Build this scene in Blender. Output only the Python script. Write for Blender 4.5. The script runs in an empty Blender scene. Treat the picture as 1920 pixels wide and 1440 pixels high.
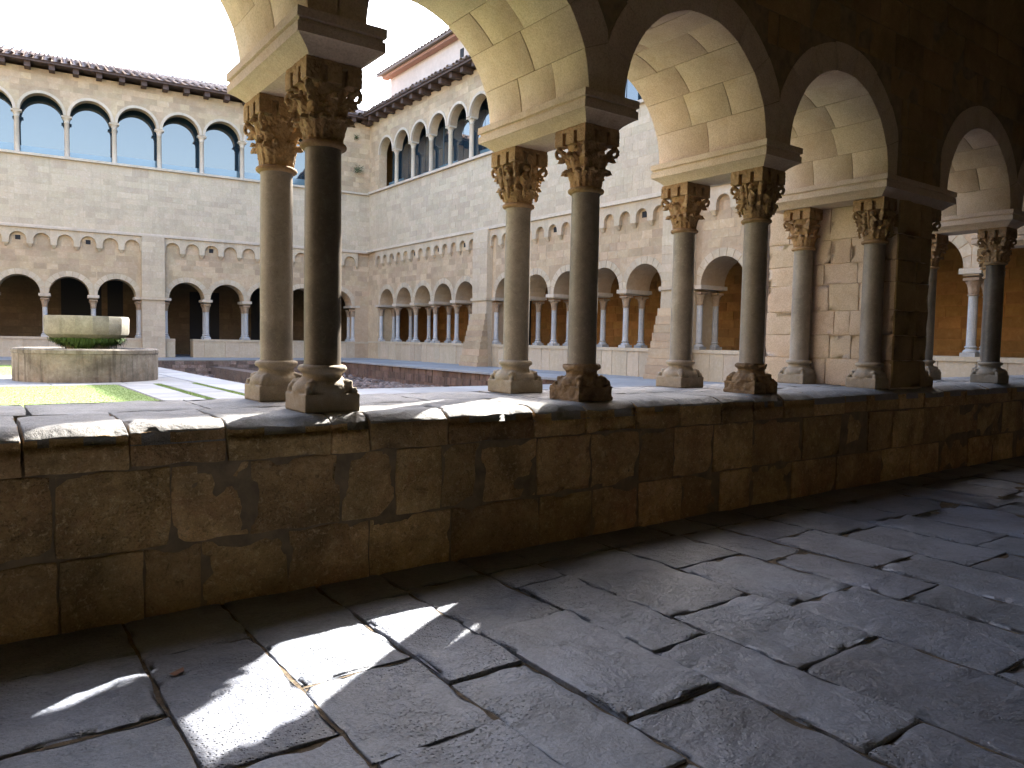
import bpy, bmesh, math, random
from mathutils import Vector, Matrix, noise, Euler
rng = random.Random(11)
R = math.radians
PI = math.pi
S = bpy.context.scene
COL = S.collection

# ------------------------------------------------------------------ camera
cam_d = bpy.data.cameras.new('camera')
cam = bpy.data.objects.new('camera', cam_d)
COL.objects.link(cam)
cr = Vector((0.80864972, -0.5879939, 0.01867624))
cu = Vector((0.01904432, 0.05789466, 0.99814103))
cf = Vector((0.58798209, 0.80679079, -0.05801444))
cam.matrix_world = Matrix(((cr.x, cu.x, -cf.x, 0), (cr.y, cu.y, -cf.y, 0), (cr.z, cu.z, -cf.z, 0), (0, 0, 0, 1)))
cam_d.sensor_width = 36.0
cam_d.lens = 1404.95 / 1920.0 * 36.0
cam_d.clip_start = 0.05
cam_d.clip_end = 3000
S.camera = cam

# ------------------------------------------------------------------ daylight
SUN = Vector((1.12, 0.71, 1.0)).normalized()
W = bpy.data.worlds.new("World"); S.world = W; W.use_nodes = True
wn = W.node_tree.nodes; wl = W.node_tree.links
sky = wn.new('ShaderNodeTexSky'); sky.sky_type = 'NISHITA'; sky.sun_disc = False
sky.sun_elevation = math.asin(SUN.z); sky.sun_rotation = math.atan2(SUN.x, SUN.y)
sky.air_density = 1.0; sky.dust_density = 3.0; sky.ozone_density = 1.0
wl.new(sky.outputs[0], wn['Background'].inputs[0])
wn['Background'].inputs[1].default_value = 0.15
sd = bpy.data.lights.new('sun', 'SUN'); sd.energy = 4.0; sd.angle = R(0.5); sd.color = (1.0, 0.95, 0.87)
sun = bpy.data.objects.new('sun', sd); COL.objects.link(sun)
sun.rotation_euler = SUN.to_track_quat('Z', 'Y').to_euler()
S.view_settings.view_transform = 'Standard'; S.view_settings.look = 'None'
S.view_settings.exposure = 3.05; S.view_settings.gamma = 1.0
S.view_settings.use_curve_mapping = False
S.render.engine = 'CYCLES'
S.cycles.use_denoising = True
S.cycles.max_bounces = 8; S.cycles.diffuse_bounces = 6; S.cycles.glossy_bounces = 3
S.cycles.caustics_reflective = False; S.cycles.caustics_refractive = False
S.cycles.sample_clamp_indirect = 8.0

# ------------------------------------------------------------------ mesh helpers
class MB:
    def __init__(s): s.v = []; s.f = []
    def add(s, vs, fs):
        n = len(s.v); s.v += [tuple(p) for p in vs]; s.f += [tuple(i + n for i in f) for f in fs]
    def box(s, x0, x1, y0, y1, z0, z1, skip=()):
        v = [(x0,y0,z0),(x1,y0,z0),(x1,y1,z0),(x0,y1,z0),(x0,y0,z1),(x1,y0,z1),(x1,y1,z1),(x0,y1,z1)]
        f = {'b':(3,2,1,0),'t':(4,5,6,7),'f':(0,1,5,4),'r':(1,2,6,5),'k':(2,3,7,6),'l':(3,0,4,7)}
        s.add(v, [q for k, q in f.items() if k not in skip])
    def prism(s, poly, y0, y1):            # polygon in x,z extruded along y
        n = len(poly)
        s.add([(x, y0, z) for x, z in poly] + [(x, y1, z) for x, z in poly],
              [tuple(range(n)), tuple(range(2*n-1, n-1, -1))] + [(i, i+n, (i+1) % n + n, (i+1) % n) for i in range(n)])
    def lathe(s, prof, n=24, c=(0,0,0), cap=True, fn=None):
        vs = []
        for r, z in prof:
            for i in range(n):
                a = 2*PI*i/n; rr = r*(fn(a, z) if fn else 1)
                vs.append((c[0]+rr*math.cos(a), c[1]+rr*math.sin(a), c[2]+z))
        fs = []
        for j in range(len(prof)-1):
            for i in range(n):
                k = (i+1) % n
                fs.append((j*n+i, j*n+k, (j+1)*n+k, (j+1)*n+i))
        if cap:
            fs.append(tuple(range(n-1, -1, -1))); m = (len(prof)-1)*n; fs.append(tuple(range(m, m+n)))
        s.add(vs, fs)
    def mesh(s, name, smooth=False):
        me = bpy.data.meshes.new(name); me.from_pydata(s.v, [], s.f); me.update()
        if smooth: me.shade_smooth()
        return me

def link(name, me, mat=None, parent=None, loc=None, rotz=0, scale=None):
    o = bpy.data.objects.new(name, me); COL.objects.link(o)
    if mat is not None and me is not None and not me.materials: me.materials.append(mat)
    if parent is not None: o.parent = parent
    if loc is not None: o.location = loc
    if rotz: o.rotation_euler = (0, 0, rotz)
    if scale is not None: o.scale = scale
    return o
def part(name, mb, mat, parent, smooth=False, loc=None, rotz=0):
    return link(name, mb.mesh(name, smooth), mat, parent, loc, rotz)
def tag(o, label, cat, group=None):
    o['label'] = label; o['category'] = cat
    if group: o['group'] = group
    return o
def thing(name, label, cat, loc=(0,0,0), rotz=0, group=None):
    return tag(link(name, None, None, None, loc, rotz), label, cat, group)
def struct(name, me, mat):
    o = link(name, me, mat); o['kind'] = 'structure'; return o
def stuff(o): o['kind'] = 'stuff'; return o

def auto_smooth(me, ang=40):
    me.shade_smooth()
    bm = bmesh.new(); bm.from_mesh(me)
    for e in bm.edges:
        if len(e.link_faces) == 2 and e.calc_face_angle(0) > R(ang): e.smooth = False
    bm.to_mesh(me); bm.free()

def stone_block(x0, x1, y0, y1, z0, z1, r=0.012, step=0.12, amp=0.004, edge=0.01, seed=0.0, warp=None, drop=()):
    """a dressed block: gridded box with worn rounded edges and an uneven face; drop = faces left out"""
    hx, hy, hz = (x1-x0)/2, (y1-y0)/2, (z1-z0)/2
    c = Vector(((x0+x1)/2, (y0+y1)/2, (z0+z1)/2))
    r = min(r, hx*.45, hy*.45, hz*.45)
    def cs(h):
        n = max(1, int(round(2*(h-r)/step)))
        return [-h, -h+r*.35] + [-h+r+2*(h-r)*i/n for i in range(n+1)] + [h-r*.35, h]
    X, Y, Z = cs(hx), cs(hy), cs(hz)
    vid = {}; vs = []; fs = []
    def vert(a, b, d):
        k = (a, b, d)
        if k in vid: return vid[k]
        p = Vector((X[a], Y[b], Z[d]))
        inn = Vector((max(-hx+r, min(hx-r, p.x)), max(-hy+r, min(hy-r, p.y)), max(-hz+r, min(hz-r, p.z))))
        dd = p - inn; L = dd.length
        w = c + p
        if L > 1e-6:
            nrm = dd/L; q = inn + nrm*r
            ex = (abs(p.x) > hx-r*1.2) + (abs(p.y) > hy-r*1.2) + (abs(p.z) > hz-r*1.2)
            nn = noise.noise(w*3.1 + Vector((seed, 0, 0)))*.6 + noise.noise(w*11 + Vector((0, seed, 0)))*.4
            q = q + nrm*(amp*nn*2)
            if ex >= 2: q = q - nrm*edge*max(0, noise.noise(w*6.3 + Vector((seed, seed, 0)))+.25)*1.6
        else: q = p
        q = c + q
        if warp: q = warp(q)
        vid[k] = len(vs); vs.append(tuple(q)); return vid[k]
    nx, ny, nz = len(X)-1, len(Y)-1, len(Z)-1
    if 't' not in drop:
        for a in range(nx):
            for b in range(ny): fs.append((vert(a,b,nz), vert(a+1,b,nz), vert(a+1,b+1,nz), vert(a,b+1,nz)))
    if 'b' not in drop:
        for a in range(nx):
            for b in range(ny): fs.append((vert(a,b+1,0), vert(a+1,b+1,0), vert(a+1,b,0), vert(a,b,0)))
    for a in range(nx):
        for d in range(nz):
            if 'f' not in drop: fs.append((vert(a,0,d), vert(a+1,0,d), vert(a+1,0,d+1), vert(a,0,d+1)))
            if 'k' not in drop: fs.append((vert(a+1,ny,d), vert(a,ny,d), vert(a,ny,d+1), vert(a+1,ny,d+1)))
    for b in range(ny):
        for d in range(nz):
            if 'l' not in drop: fs.append((vert(0,b+1,d), vert(0,b,d), vert(0,b,d+1), vert(0,b+1,d+1)))
            if 'r' not in drop: fs.append((vert(nx,b,d), vert(nx,b+1,d), vert(nx,b+1,d+1), vert(nx,b,d+1)))
    me = bpy.data.meshes.new('stone'); me.from_pydata(vs, [], fs); me.update(); me.shade_smooth()
    return me

# ------------------------------------------------------------------ materials
def mat_new(name):
    m = bpy.data.materials.new(name); m.use_nodes = True
    t = m.node_tree; b = t.nodes['Principled BSDF']
    return m, t, b
def N(t, kind, **kw):
    n = t.nodes.new(kind)
    for k, v in kw.items():
        if k in n.inputs: n.inputs[k].default_value = v
        else: setattr(n, k, v)
    return n
def mixc(t, a, b, fac, mode='MIX'):
    n = t.nodes.new('ShaderNodeMix'); n.data_type = 'RGBA'; n.blend_type = mode
    for sock, val in ((n.inputs[6], a), (n.inputs[7], b), (n.inputs[0], fac)):
        if hasattr(val, 'links'): t.links.new(val, sock)
        elif isinstance(val, (tuple, list)): sock.default_value = (*val, 1)
        else: sock.default_value = val
    return n.outputs[2]
def ramp(t, src, stops):
    n = t.nodes.new('ShaderNodeValToRGB'); e = n.color_ramp.elements
    while len(e) < len(stops): e.new(.5)
    for i, (p, c) in enumerate(stops):
        e[i].position = p; e[i].color = (c, c, c, 1) if not isinstance(c, tuple) else (*c, 1)
    t.links.new(src, n.inputs[0]); return n.outputs[0]
def mth(t, op, a, b=0.0):
    n = t.nodes.new('ShaderNodeMath'); n.operation = op
    for s_, v in ((n.inputs[0], a), (n.inputs[1], b)):
        if hasattr(v, 'links'): t.links.new(v, s_)
        else: s_.default_value = v
    return n.outputs[0]
def tex(t, pos, scale, detail=4, rough=.55, dist=0.0, stretch=None):
    n = N(t, 'ShaderNodeTexNoise', Scale=scale, Detail=detail, Roughness=rough, Distortion=dist)
    if stretch:
        mp = t.nodes.new('ShaderNodeMapping'); mp.inputs['Scale'].default_value = stretch
        t.links.new(pos, mp.inputs[0]); pos = mp.outputs[0]
    t.links.new(pos, n.inputs['Vector']); return n.outputs['Fac']

def stone_mat(name, c1, c2, dark, light, var=.25, stain=.5, s=1.0, bump=.35, bdist=.01, rough=.85, fine=60, streak=0.0,
              red=None, redamt=0.0, pits=0.3, pit_scale=30, spec=.3, coarse=1.3, mottle=0.):
    m, t, b = mat_new(name)
    g = t.nodes.new('ShaderNodeNewGeometry'); oi = t.nodes.new('ShaderNodeObjectInfo')
    pos = g.outputs['Position']
    rnd = mth(t, 'FRACT', mth(t, 'ADD', oi.outputs['Random'], mth(t, 'MULTIPLY', g.outputs['Random Per Island'], 7.13)))
    # each stone has its own piece of the noise
    cx = t.nodes.new('ShaderNodeCombineXYZ'); t.links.new(mth(t, 'MULTIPLY', rnd, 9.0), cx.inputs[0]); t.links.new(mth(t, 'MULTIPLY', rnd, 23.0), cx.inputs[2])
    va = t.nodes.new('ShaderNodeVectorMath'); va.operation = 'ADD'; t.links.new(pos, va.inputs[0]); t.links.new(cx.outputs[0], va.inputs[1])
    sp = va.outputs[0]
    n1 = tex(t, sp, coarse*s, 5, .6, .4); n2 = tex(t, pos, .9*s, 6, .62, .6); n3 = tex(t, pos, fine*s, 3, .7)
    n4 = tex(t, sp, 7*s, 6, .65, .3)
    col = mixc(t, c1, c2, ramp(t, n1, [(.35, 0.), (.65, 1.)]))
    col = mixc(t, col, light, mth(t, 'MULTIPLY', ramp(t, n4, [(.52, 0.), (.75, 1.)]), .55))
    if red: col = mixc(t, col, red, mth(t, 'MULTIPLY', ramp(t, tex(t, sp, 2.3*s, 7, .7, .8), [(.5, 0.), (.68, 1.)]), redamt))
    col = mixc(t, col, dark, mth(t, 'MULTIPLY', ramp(t, n2, [(.42, 0.), (.68, 1.)]), stain))
    col = mixc(t, col, dark, mth(t, 'MULTIPLY', ramp(t, n4, [(.28, 1.), (.47, 0.)]), stain*.6))
    if mottle:
        col = mixc(t, col, light, mth(t, 'MULTIPLY', ramp(t, tex(t, sp, 19*s, 5, .75, .6), [(.54, 0.), (.66, 1.)]), mottle))
        col = mixc(t, col, dark, mth(t, 'MULTIPLY', ramp(t, tex(t, sp, 13*s, 5, .75, .9), [(.55, 0.), (.68, 1.)]), mottle))
    if streak:
        ns = tex(t, pos, 1.0, 5, .6, .2, (7, 7, .5)); col = mixc(t, col, dark, mth(t, 'MULTIPLY', ramp(t, ns, [(.5, 0.), (.66, 1.)]), streak))
    col = mixc(t, col, (0, 0, 0), mth(t, 'MULTIPLY', ramp(t, n3, [(.3, 1.), (.6, 0.)]), .3 if fine > 25 else .1))
    hs = t.nodes.new('ShaderNodeHueSaturation')
    t.links.new(col, hs.inputs['Color'])
    t.links.new(mth(t, 'ADD', mth(t, 'MULTIPLY', rnd, var*1.3), 1-var*.65), hs.inputs['Value'])
    t.links.new(mth(t, 'ADD', mth(t, 'MULTIPLY', mth(t, 'FRACT', mth(t, 'MULTIPLY', rnd, 5.7)), .012), .494), hs.inputs['Hue'])
    t.links.new(hs.outputs[0], b.inputs['Base Color'])
    b.inputs['Roughness'].default_value = rough; b.inputs['Specular IOR Level'].default_value = spec
    vo = N(t, 'ShaderNodeTexVoronoi', Scale=pit_scale*s); t.links.new(sp, vo.inputs['Vector'])
    pit = ramp(t, vo.outputs['Distance'], [(.05, 0.), (.35, 1.)])
    pm = ramp(t, n1, [(.45, 0.), (.6, 1.)])
    h = mth(t, 'ADD', mth(t, 'MULTIPLY', n4, 1.0), mth(t, 'MULTIPLY', n3, .25))
    h = mth(t, 'ADD', h, mth(t, 'MULTIPLY', mth(t, 'MULTIPLY', pit, pm), pits))
    bp = N(t, 'ShaderNodeBump', Strength=bump, Distance=bdist)
    t.links.new(h, bp.inputs['Height']); t.links.new(bp.outputs[0], b.inputs['Normal'])
    return m
def plain_mat(name, c, rough=.6, metallic=0., spec=.5, c2=None, s=4.0, bump=0.):
    m, t, b = mat_new(name)
    if c2:
        g = t.nodes.new('ShaderNodeNewGeometry')
        n_ = tex(t, g.outputs['Position'], s, 5, .6, .3)
        t.links.new(mixc(t, c, c2, ramp(t, n_, [(.35, 0.), (.65, 1.)])), b.inputs['Base Color'])
        if bump:
            bp = N(t, 'ShaderNodeBump', Strength=bump, Distance=.02); t.links.new(n_, bp.inputs['Height']); t.links.new(bp.outputs[0], b.inputs['Normal'])
    else: b.inputs['Base Color'].default_value = (*c, 1)
    b.inputs['Roughness'].default_value = rough; b.inputs['Metallic'].default_value = metallic
    b.inputs['Specular IOR Level'].default_value = spec
    return m

M_par = stone_mat('parapet_stone', (.66,.45,.22), (.47,.30,.135), (.12,.085,.04), (.80,.62,.38), var=.42, stain=.7, s=1.7, bump=1.0, bdist=.02, red=(.44,.22,.12), redamt=.5, pits=.5, pit_scale=45, mottle=.6)
M_cop = stone_mat('coping_stone', (.31,.30,.29), (.26,.25,.24), (.14,.135,.12), (.40,.39,.37), var=.14, stain=.4, s=2.2, bump=.8, bdist=.015, pits=.8, pit_scale=60, rough=.75)
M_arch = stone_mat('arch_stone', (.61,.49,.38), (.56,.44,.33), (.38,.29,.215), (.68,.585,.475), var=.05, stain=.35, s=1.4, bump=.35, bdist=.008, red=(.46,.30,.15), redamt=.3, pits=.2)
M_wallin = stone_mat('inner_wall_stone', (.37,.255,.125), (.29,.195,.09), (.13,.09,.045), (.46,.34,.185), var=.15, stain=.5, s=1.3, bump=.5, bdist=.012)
M_joint = plain_mat('lime_mortar', (.27,.205,.125), .95, c2=(.17,.125,.08), s=9, bump=.5)
M_cap = stone_mat('carved_stone', (.44,.29,.15), (.33,.205,.10), (.11,.07,.04), (.60,.455,.285), var=.1, stain=.5, s=4.5, bump=.6, bdist=.008, pits=.3, pit_scale=80)
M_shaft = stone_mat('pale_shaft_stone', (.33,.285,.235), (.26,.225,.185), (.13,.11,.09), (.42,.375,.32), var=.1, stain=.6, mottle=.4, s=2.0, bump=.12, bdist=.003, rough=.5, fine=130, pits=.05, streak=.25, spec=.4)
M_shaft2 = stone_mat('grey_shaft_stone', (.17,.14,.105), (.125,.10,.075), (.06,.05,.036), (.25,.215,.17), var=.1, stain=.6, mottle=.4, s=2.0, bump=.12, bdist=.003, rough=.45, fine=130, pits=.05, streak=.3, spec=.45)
M_base = stone_mat('base_stone', (.40,.34,.26), (.33,.275,.205), (.16,.12,.08), (.50,.45,.37), var=.12, stain=.4, s=3.0, bump=.3, bdist=.005, red=(.40,.26,.13), redamt=.3)
M_worn = stone_mat('worn_base_stone', (.34,.22,.12), (.24,.15,.08), (.07,.05,.035), (.46,.36,.24), var=.15, stain=.7, s=4.0, bump=.9, bdist=.012, pits=.6, pit_scale=55)
M_floor = stone_mat('flagstone', (.215,.235,.29), (.165,.18,.22), (.085,.08,.078), (.28,.305,.36), var=.35, stain=.45, s=1.6, bump=.9, bdist=.014, rough=.5, fine=45, pits=1.0, pit_scale=38, spec=.5, coarse=.9, mottle=.35)
M_dirt = plain_mat('joint_dirt', (.15,.105,.06), .95, c2=(.07,.05,.03), s=22, bump=.8)
M_far = stone_mat('facade_stone', (.49,.375,.25), (.43,.315,.20), (.28,.21,.14), (.56,.48,.375), var=.24, stain=.4, s=1.0, bump=.35, bdist=.02, red=(.47,.33,.22), redamt=.4, fine=14, pits=.1, pit_scale=12)
M_farp = stone_mat('facade_band_stone', (.52,.43,.315), (.475,.385,.275), (.37,.305,.225), (.60,.54,.445), var=.14, stain=.3, s=1.0, bump=.3, bdist=.02, red=(.38,.28,.21), redamt=.15, fine=14, pits=.1, pit_scale=12, streak=.3)
M_trim = stone_mat('trim_stone', (.58,.49,.39), (.52,.43,.33), (.26,.23,.18), (.52,.48,.41), var=.12, stain=.3, s=1.2, bump=.25, bdist=.01, fine=20, streak=.2)
M_fcol = stone_mat('far_column_stone', (.50,.49,.48), (.44,.43,.41), (.28,.26,.23), (.56,.56,.55), var=.22, stain=.2, s=2, bump=.15, bdist=.005, fine=30)
M_fcap = stone_mat('far_capital_stone', (.40,.29,.19), (.33,.23,.15), (.16,.11,.07), (.50,.41,.30), var=.2, stain=.4, s=3, bump=.5, bdist=.02, fine=30)
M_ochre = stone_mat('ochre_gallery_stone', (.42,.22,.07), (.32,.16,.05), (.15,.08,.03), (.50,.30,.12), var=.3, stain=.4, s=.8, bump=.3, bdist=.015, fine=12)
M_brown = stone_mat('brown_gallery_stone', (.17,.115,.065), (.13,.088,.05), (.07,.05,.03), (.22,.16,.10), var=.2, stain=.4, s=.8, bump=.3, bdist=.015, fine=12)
M_tile = stone_mat('clay_roof_tile', (.30,.225,.19), (.24,.185,.16), (.14,.12,.105), (.42,.35,.31), var=.4, stain=.45, s=3, bump=.3, bdist=.01, red=(.36,.18,.12), redamt=.4, fine=30)
M_wood = plain_mat('dark_rafter_wood', (.085,.05,.04), .8, c2=(.05,.03,.025), s=6)
M_plaster = stone_mat('pink_plaster', (.60,.49,.42), (.55,.44,.37), (.40,.32,.27), (.66,.57,.51), var=.05, stain=.25, s=.5, bump=.15, bdist=.02, fine=8)
M_glass = plain_mat('window_glass', (.015,.03,.045), .02, spec=1.0)
M_glass.node_tree.nodes['Principled BSDF'].inputs['IOR'].default_value = 1.8
M_glass.node_tree.nodes['Principled BSDF'].inputs['Specular Tint'].default_value = (1, .94, .86, 1)
M_rail = plain_mat('pale_rail_glass', (.10,.16,.19), .08, spec=1.0)
M_rail.node_tree.nodes['Principled BSDF'].inputs['IOR'].default_value = 1.6
M_metal = plain_mat('grey_window_frame', (.12,.15,.16), .4, metallic=.6)
M_paver = stone_mat('courtyard_paver', (.34,.345,.35), (.29,.295,.30), (.18,.18,.17), (.41,.41,.41), var=.2, stain=.4, s=.8, bump=.2, bdist=.01, fine=18, rough=.7)
M_soil = plain_mat('courtyard_soil', (.16,.14,.10), .95, c2=(.10,.09,.06), s=3, bump=.5)
M_rubble = stone_mat('excavation_stone', (.24,.18,.15), (.17,.13,.115), (.07,.055,.045), (.40,.36,.33), var=.6, stain=.45, s=1.5, bump=.6, bdist=.03, fine=14, red=(.26,.15,.12), redamt=.5)
M_brick = stone_mat('old_brick', (.24,.145,.105), (.18,.115,.09), (.08,.06,.05), (.32,.24,.20), var=.45, stain=.5, s=1.5, bump=.5, bdist=.02, fine=14, streak=.5)
M_fount = stone_mat('fountain_stone', (.27,.245,.21), (.21,.185,.15), (.055,.045,.035), (.38,.36,.33), var=.1, stain=.65, s=1.4, bump=.5, bdist=.02, fine=20, streak=.75, red=(.26,.17,.10), redamt=.35)
M_fount2 = stone_mat('fountain_bowl_stone', (.30,.285,.235), (.24,.225,.18), (.11,.10,.075), (.42,.40,.35), var=.1, stain=.65, mottle=.3, s=2, bump=.3, bdist=.015, fine=20)
M_moss = plain_mat('moss_green', (.05,.10,.012), .9, c2=(.025,.055,.008), s=14)
M_grass = plain_mat('lawn_grass', (.15,.225,.05), .85, c2=(.12,.185,.04), s=1.5)
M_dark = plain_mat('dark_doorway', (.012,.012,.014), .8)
M_gold = plain_mat('dried_leaf', (.25,.13,.08), .8)
M_weed = plain_mat('wall_weed', (.06,.09,.03), .9, c2=(.03,.05,.02), s=20)

M_plain_in = stone_mat('limewashed_stone', (.76,.65,.50), (.70,.58,.43), (.5,.4,.29), (.80,.71,.57), var=.1, stain=.3, s=.8, bump=.3, bdist=.01)
# ------------------------------------------------------------------ levels of the place (camera is the origin)
ZF = -1.4; ZP = -.435; ZG = -1.25
YF, YB = 4.251, 5.092
Y0W, Y1W = 4.05, 5.29
NP = 2.05
XS = [-2.386+.0, -.336, 1.714, 3.744, 5.797]
ZIT, ZIB = 1.755, 1.555

# ------------------------------------------------------------------ gallery floor (near)
fb = MB(); fb.box(-16, 25.3, -1.35, 4.2, ZF-.3, ZF-.011)
floor = struct('gallery_floor', fb.mesh('gallery_floor'), M_dirt)
rows = [(-.47, .045, [3.55, 3.2, 2.3, 1.4]), (.045, .585, [3.55, 2.905, 2.0, 1.2]), (.585, 1.055, [3.465, 2.425, 1.5]), (1.055, 1.565, [2.853, 2.19, 1.2]),
        (1.565, 1.95, [3.6, 2.543, 1.62, .9]), (1.95, 2.49, [3.66, 2.9, 1.917, .9]), (2.49, 2.89, [3.66, 3.345, 2.29, 1.296, .5]),
        (2.89, 3.56, [3.66, 2.545, 1.815, .85, .1]), (3.56, 4.2, [3.66, 3.1, 2.31, 1.31, .35]), (4.2, 4.65, [3.66, 2.9, 2.03, 1.25, .3]),
        (4.65, 5.22, [3.66, 3.2, 2.43, 1.55, .7]), (5.22, 5.8, [3.66, 3.0, 2.1, 1.3, .4]), (5.8, 6.37, [3.66, 3.07, 2.3, 1.6, .6]),
        (6.37, 7.26, [3.66, 3.03, 2.2, 1.4, .5])]
x = 7.26
while x < 15.5:
    w = rng.uniform(.45, .75); js = []; y = 3.66
    while y > .2: js.append(y); y -= rng.uniform(.6, 1.1)
    rows.append((x, x+w, js)); x += w
x = -.47
while x > -2.5:
    w = rng.uniform(.45, .6); rows.append((x-w, x, [3.3, 2.4, 1.5])); x -= w
rows.sort()
raised = {(1.95, 2.9): .014, (.585, 2.425): -.003, (2.49, 2.29): -.003, (1.055, 2.19): .010, (1.055, 2.56): .012, (1.565, 3.6): .008, (2.49, 3.345): .009, (2.89, 2.545): .008, (2.49, 2.29): .007, (.585, 3.465): .004}
for (xa, xb, js) in rows:
    ys = [4.12] + js + [-1.3 if js[-1] > .3 else -.9]
    for a, b in zip(ys[:-1], ys[1:]):
        if xa > 5 and b < -.2: b = max(b, -1.3)
        near = xa < 6
        g = .0035 if near else .002
        dz = raised.get((xa, a), rng.uniform(-.0025, .0025))
        tx, ty = rng.uniform(-.002, .002), rng.uniform(-.002, .002)
        cx_, cy_ = (xa+xb)/2, (a+b)/2; sd_ = rng.uniform(0, 50); rg_ = rng.choice((.3, .6, 2.2))
        def wf(q, rg_=rg_, cx_=cx_, cy_=cy_, tx=tx, ty=ty, dz=dz, sd_=sd_):
            e = .004*noise.noise(Vector((q.x*2.2, q.y*2.2, sd_)))
            e2 = .004*noise.noise(Vector((q.x*2.2, q.y*2.2, sd_+9)))
            hh = .004*noise.noise(Vector((q.x*5, q.y*5, sd_))) + .0022*rg_*noise.noise(Vector((q.x*16, q.y*30, sd_)))
            return Vector((q.x+e, q.y+e2, q.z + (q.x-cx_)*tx*2 + (q.y-cy_)*ty*2 + dz + hh))
        me = stone_block(xa+g, xb-g, b+g, a-g, ZF-.06, ZF, r=.0065, step=.028 if xb < 3.6 else (.05 if near else .16), amp=.0022, edge=.012, seed=sd_, warp=wf, drop=('b',))
        link('flagstone', me, M_floor, floor)

# ------------------------------------------------------------------ near parapet
par = thing('parapet_wall', 'low brown stone parapet wall in the foreground carrying the nearest paired columns', 'wall')
mb = MB(); mb.box(-15.8, 20.2, 3.994, 5.28, ZG-.4, ZP-.15)
part('core', mb, M_joint, par)
cj = [-2.6, -1.9, -1.25, -.6, .02, .194, .626, 1.078, 1.649, 1.886, 2.416, 3.09, 3.555, 4.064, 4.555, 5.058, 5.488, 5.913, 6.382, 6.92, 7.331, 7.961, 8.5, 8.967, 9.528]
cj.remove(.02)
while cj[-1] < 16: cj.append(cj[-1] + rng.uniform(.45, .75))
for i in range(len(cj)-1):
    a, b = cj[i], cj[i+1]; g = .0015 if i % 3 else .0035
    # the coping is two stones deep; the front one is worn round at its lip
    sd_ = rng.uniform(0, 90)
    ro = .010
    def wc(q, sd_=sd_):
        if q.z > ZP-.06 and q.y < 4.18:
            k = max(0, 1-(q.y-3.965)/.13)
            n_ = noise.noise(Vector((q.x*3, q.y*4, sd_)))*.5 + noise.noise(Vector((q.x*17, q.y*17, sd_)))*.5
            q.z -= k*k*(.050+.010*n_) + k*.004*n_; q.y += k*.006*(1+n_)
        return q
    me = stone_block(a+g, b-g, 3.965+rng.uniform(-.008, .008), 4.62+rng.uniform(-.1, .1) if False else 4.62, -.655+rng.uniform(-.006, .006), ZP, r=ro, step=.045 if b < 6.5 else .12, amp=.003, edge=.010, seed=sd_, warp=wc)
    link('coping_stone', me, M_cop if False else M_par, par).data.materials.append(M_cop)
    # top face takes the paler weathered skin
    for p in me.polygons:
        if p.normal.z > .12: p.material_index = 1
x = -2.6; bj = [x]
while x < 16: x += rng.uniform(.5, .95); bj.append(x)
for a, b in zip(bj[:-1], bj[1:]):
    me = stone_block(a+.004, b-.004, 4.622, 5.36, -.62, ZP, r=.006, step=.12, amp=.003, edge=.01, seed=a)
    link('coping_stone', me, M_cop, par)
j2 = [-2.6, -1.7, -.9, -.25, .308, .812, 1.2, 1.714, 2.061, 2.375, 2.674, 3.129, 3.62, 4.119, 4.5, 4.977]
while j2[-1] < 16: j2.append(j2[-1] + rng.uniform(.45, .9))
j3 = [-2.6, -1.5, -.7, .324, .688, .956, 1.409, 1.892, 2.45, 3.162, 3.65, 4.116, 4.6, 5.074, 5.487, 6.1, 6.837]
while j3[-1] < 16: j3.append(j3[-1] + rng.uniform(.5, 1.0))
for js, z0, z1 in ((j2, -1.06, -.662), (j3, -1.46, -1.066)):
    for a, b in zip(js[:-1], js[1:]):
        g = .004; f = rng.uniform(-.016, .010)
        me = stone_block(a+.002, b-.002, 3.985+f*.7, 4.3, z0+rng.uniform(0, .004), z1+.002, r=.010, step=.05 if b < 6.5 else .15, amp=.006, edge=.012, seed=a*3)
        link('stone', me, M_par, par)

# ------------------------------------------------------------------ arches and upper wall of the near gallery
aw = thing('arcade_wall', 'dark stone wall of round arches above the nearest columns, bright beneath each arch', 'wall')
RA = NP/2 - .18
arches = []     # (centre x)
for i in range(-3, 3): arches.append(1.714 + NP*(i+.5))
arches = [-.336-NP/2, .689, 2.729, 4.7705, 6.82]
arches = [1.714-NP*1.5, 1.714-NP*.5, (1.714+3.744)/2, (3.744+5.797)/2, (5.797+7.843)/2, (8.79+10.84)/2, (10.84+12.89)/2, 12.89+NP/2, 14.94+NP/2, 16.99+NP/2]
ZT = 6.35
def arch_plate(mb, cents, r, zs, x0, x1, z1, y0, y1, n=20, zb=None):
    """wall between y0 and y1 from the springing up, pierced by half-round openings"""
    xs = [x0]
    for c in cents: xs += [c-r, c+r]
    xs.append(x1)
    for a, b in zip(xs[0::2], xs[1::2]):
        if b-a > 1e-4: mb.box(a, b, y0, y1, zb if zb is not None else zs, z1)
    for c in cents:
        pts = [(c-r*math.cos(PI*k/n), zs+r*math.sin(PI*k/n)) for k in range(n+1)]
        vs = []; fs = []
        for (px, pz) in pts: vs += [(px, y0, pz), (px, y0, z1), (px, y1, pz), (px, y1, z1)]
        for k in range(n):
            a = 4*k; b = a+4
            fs += [(a, b, b+1, a+1), (b+2, a+2, a+3, b+3), (a, a+2, b+2, b), (a+1, b+1, b+3, a+3)]
        mb.add(vs, fs)
mb = MB(); arch_plate(mb, arches, RA+.022, ZIT-.01, -4.3, 20.2, ZT, Y0W+.008, Y1W-.008, 36)
part('wall_core', mb, M_joint, aw, smooth=False)
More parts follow.
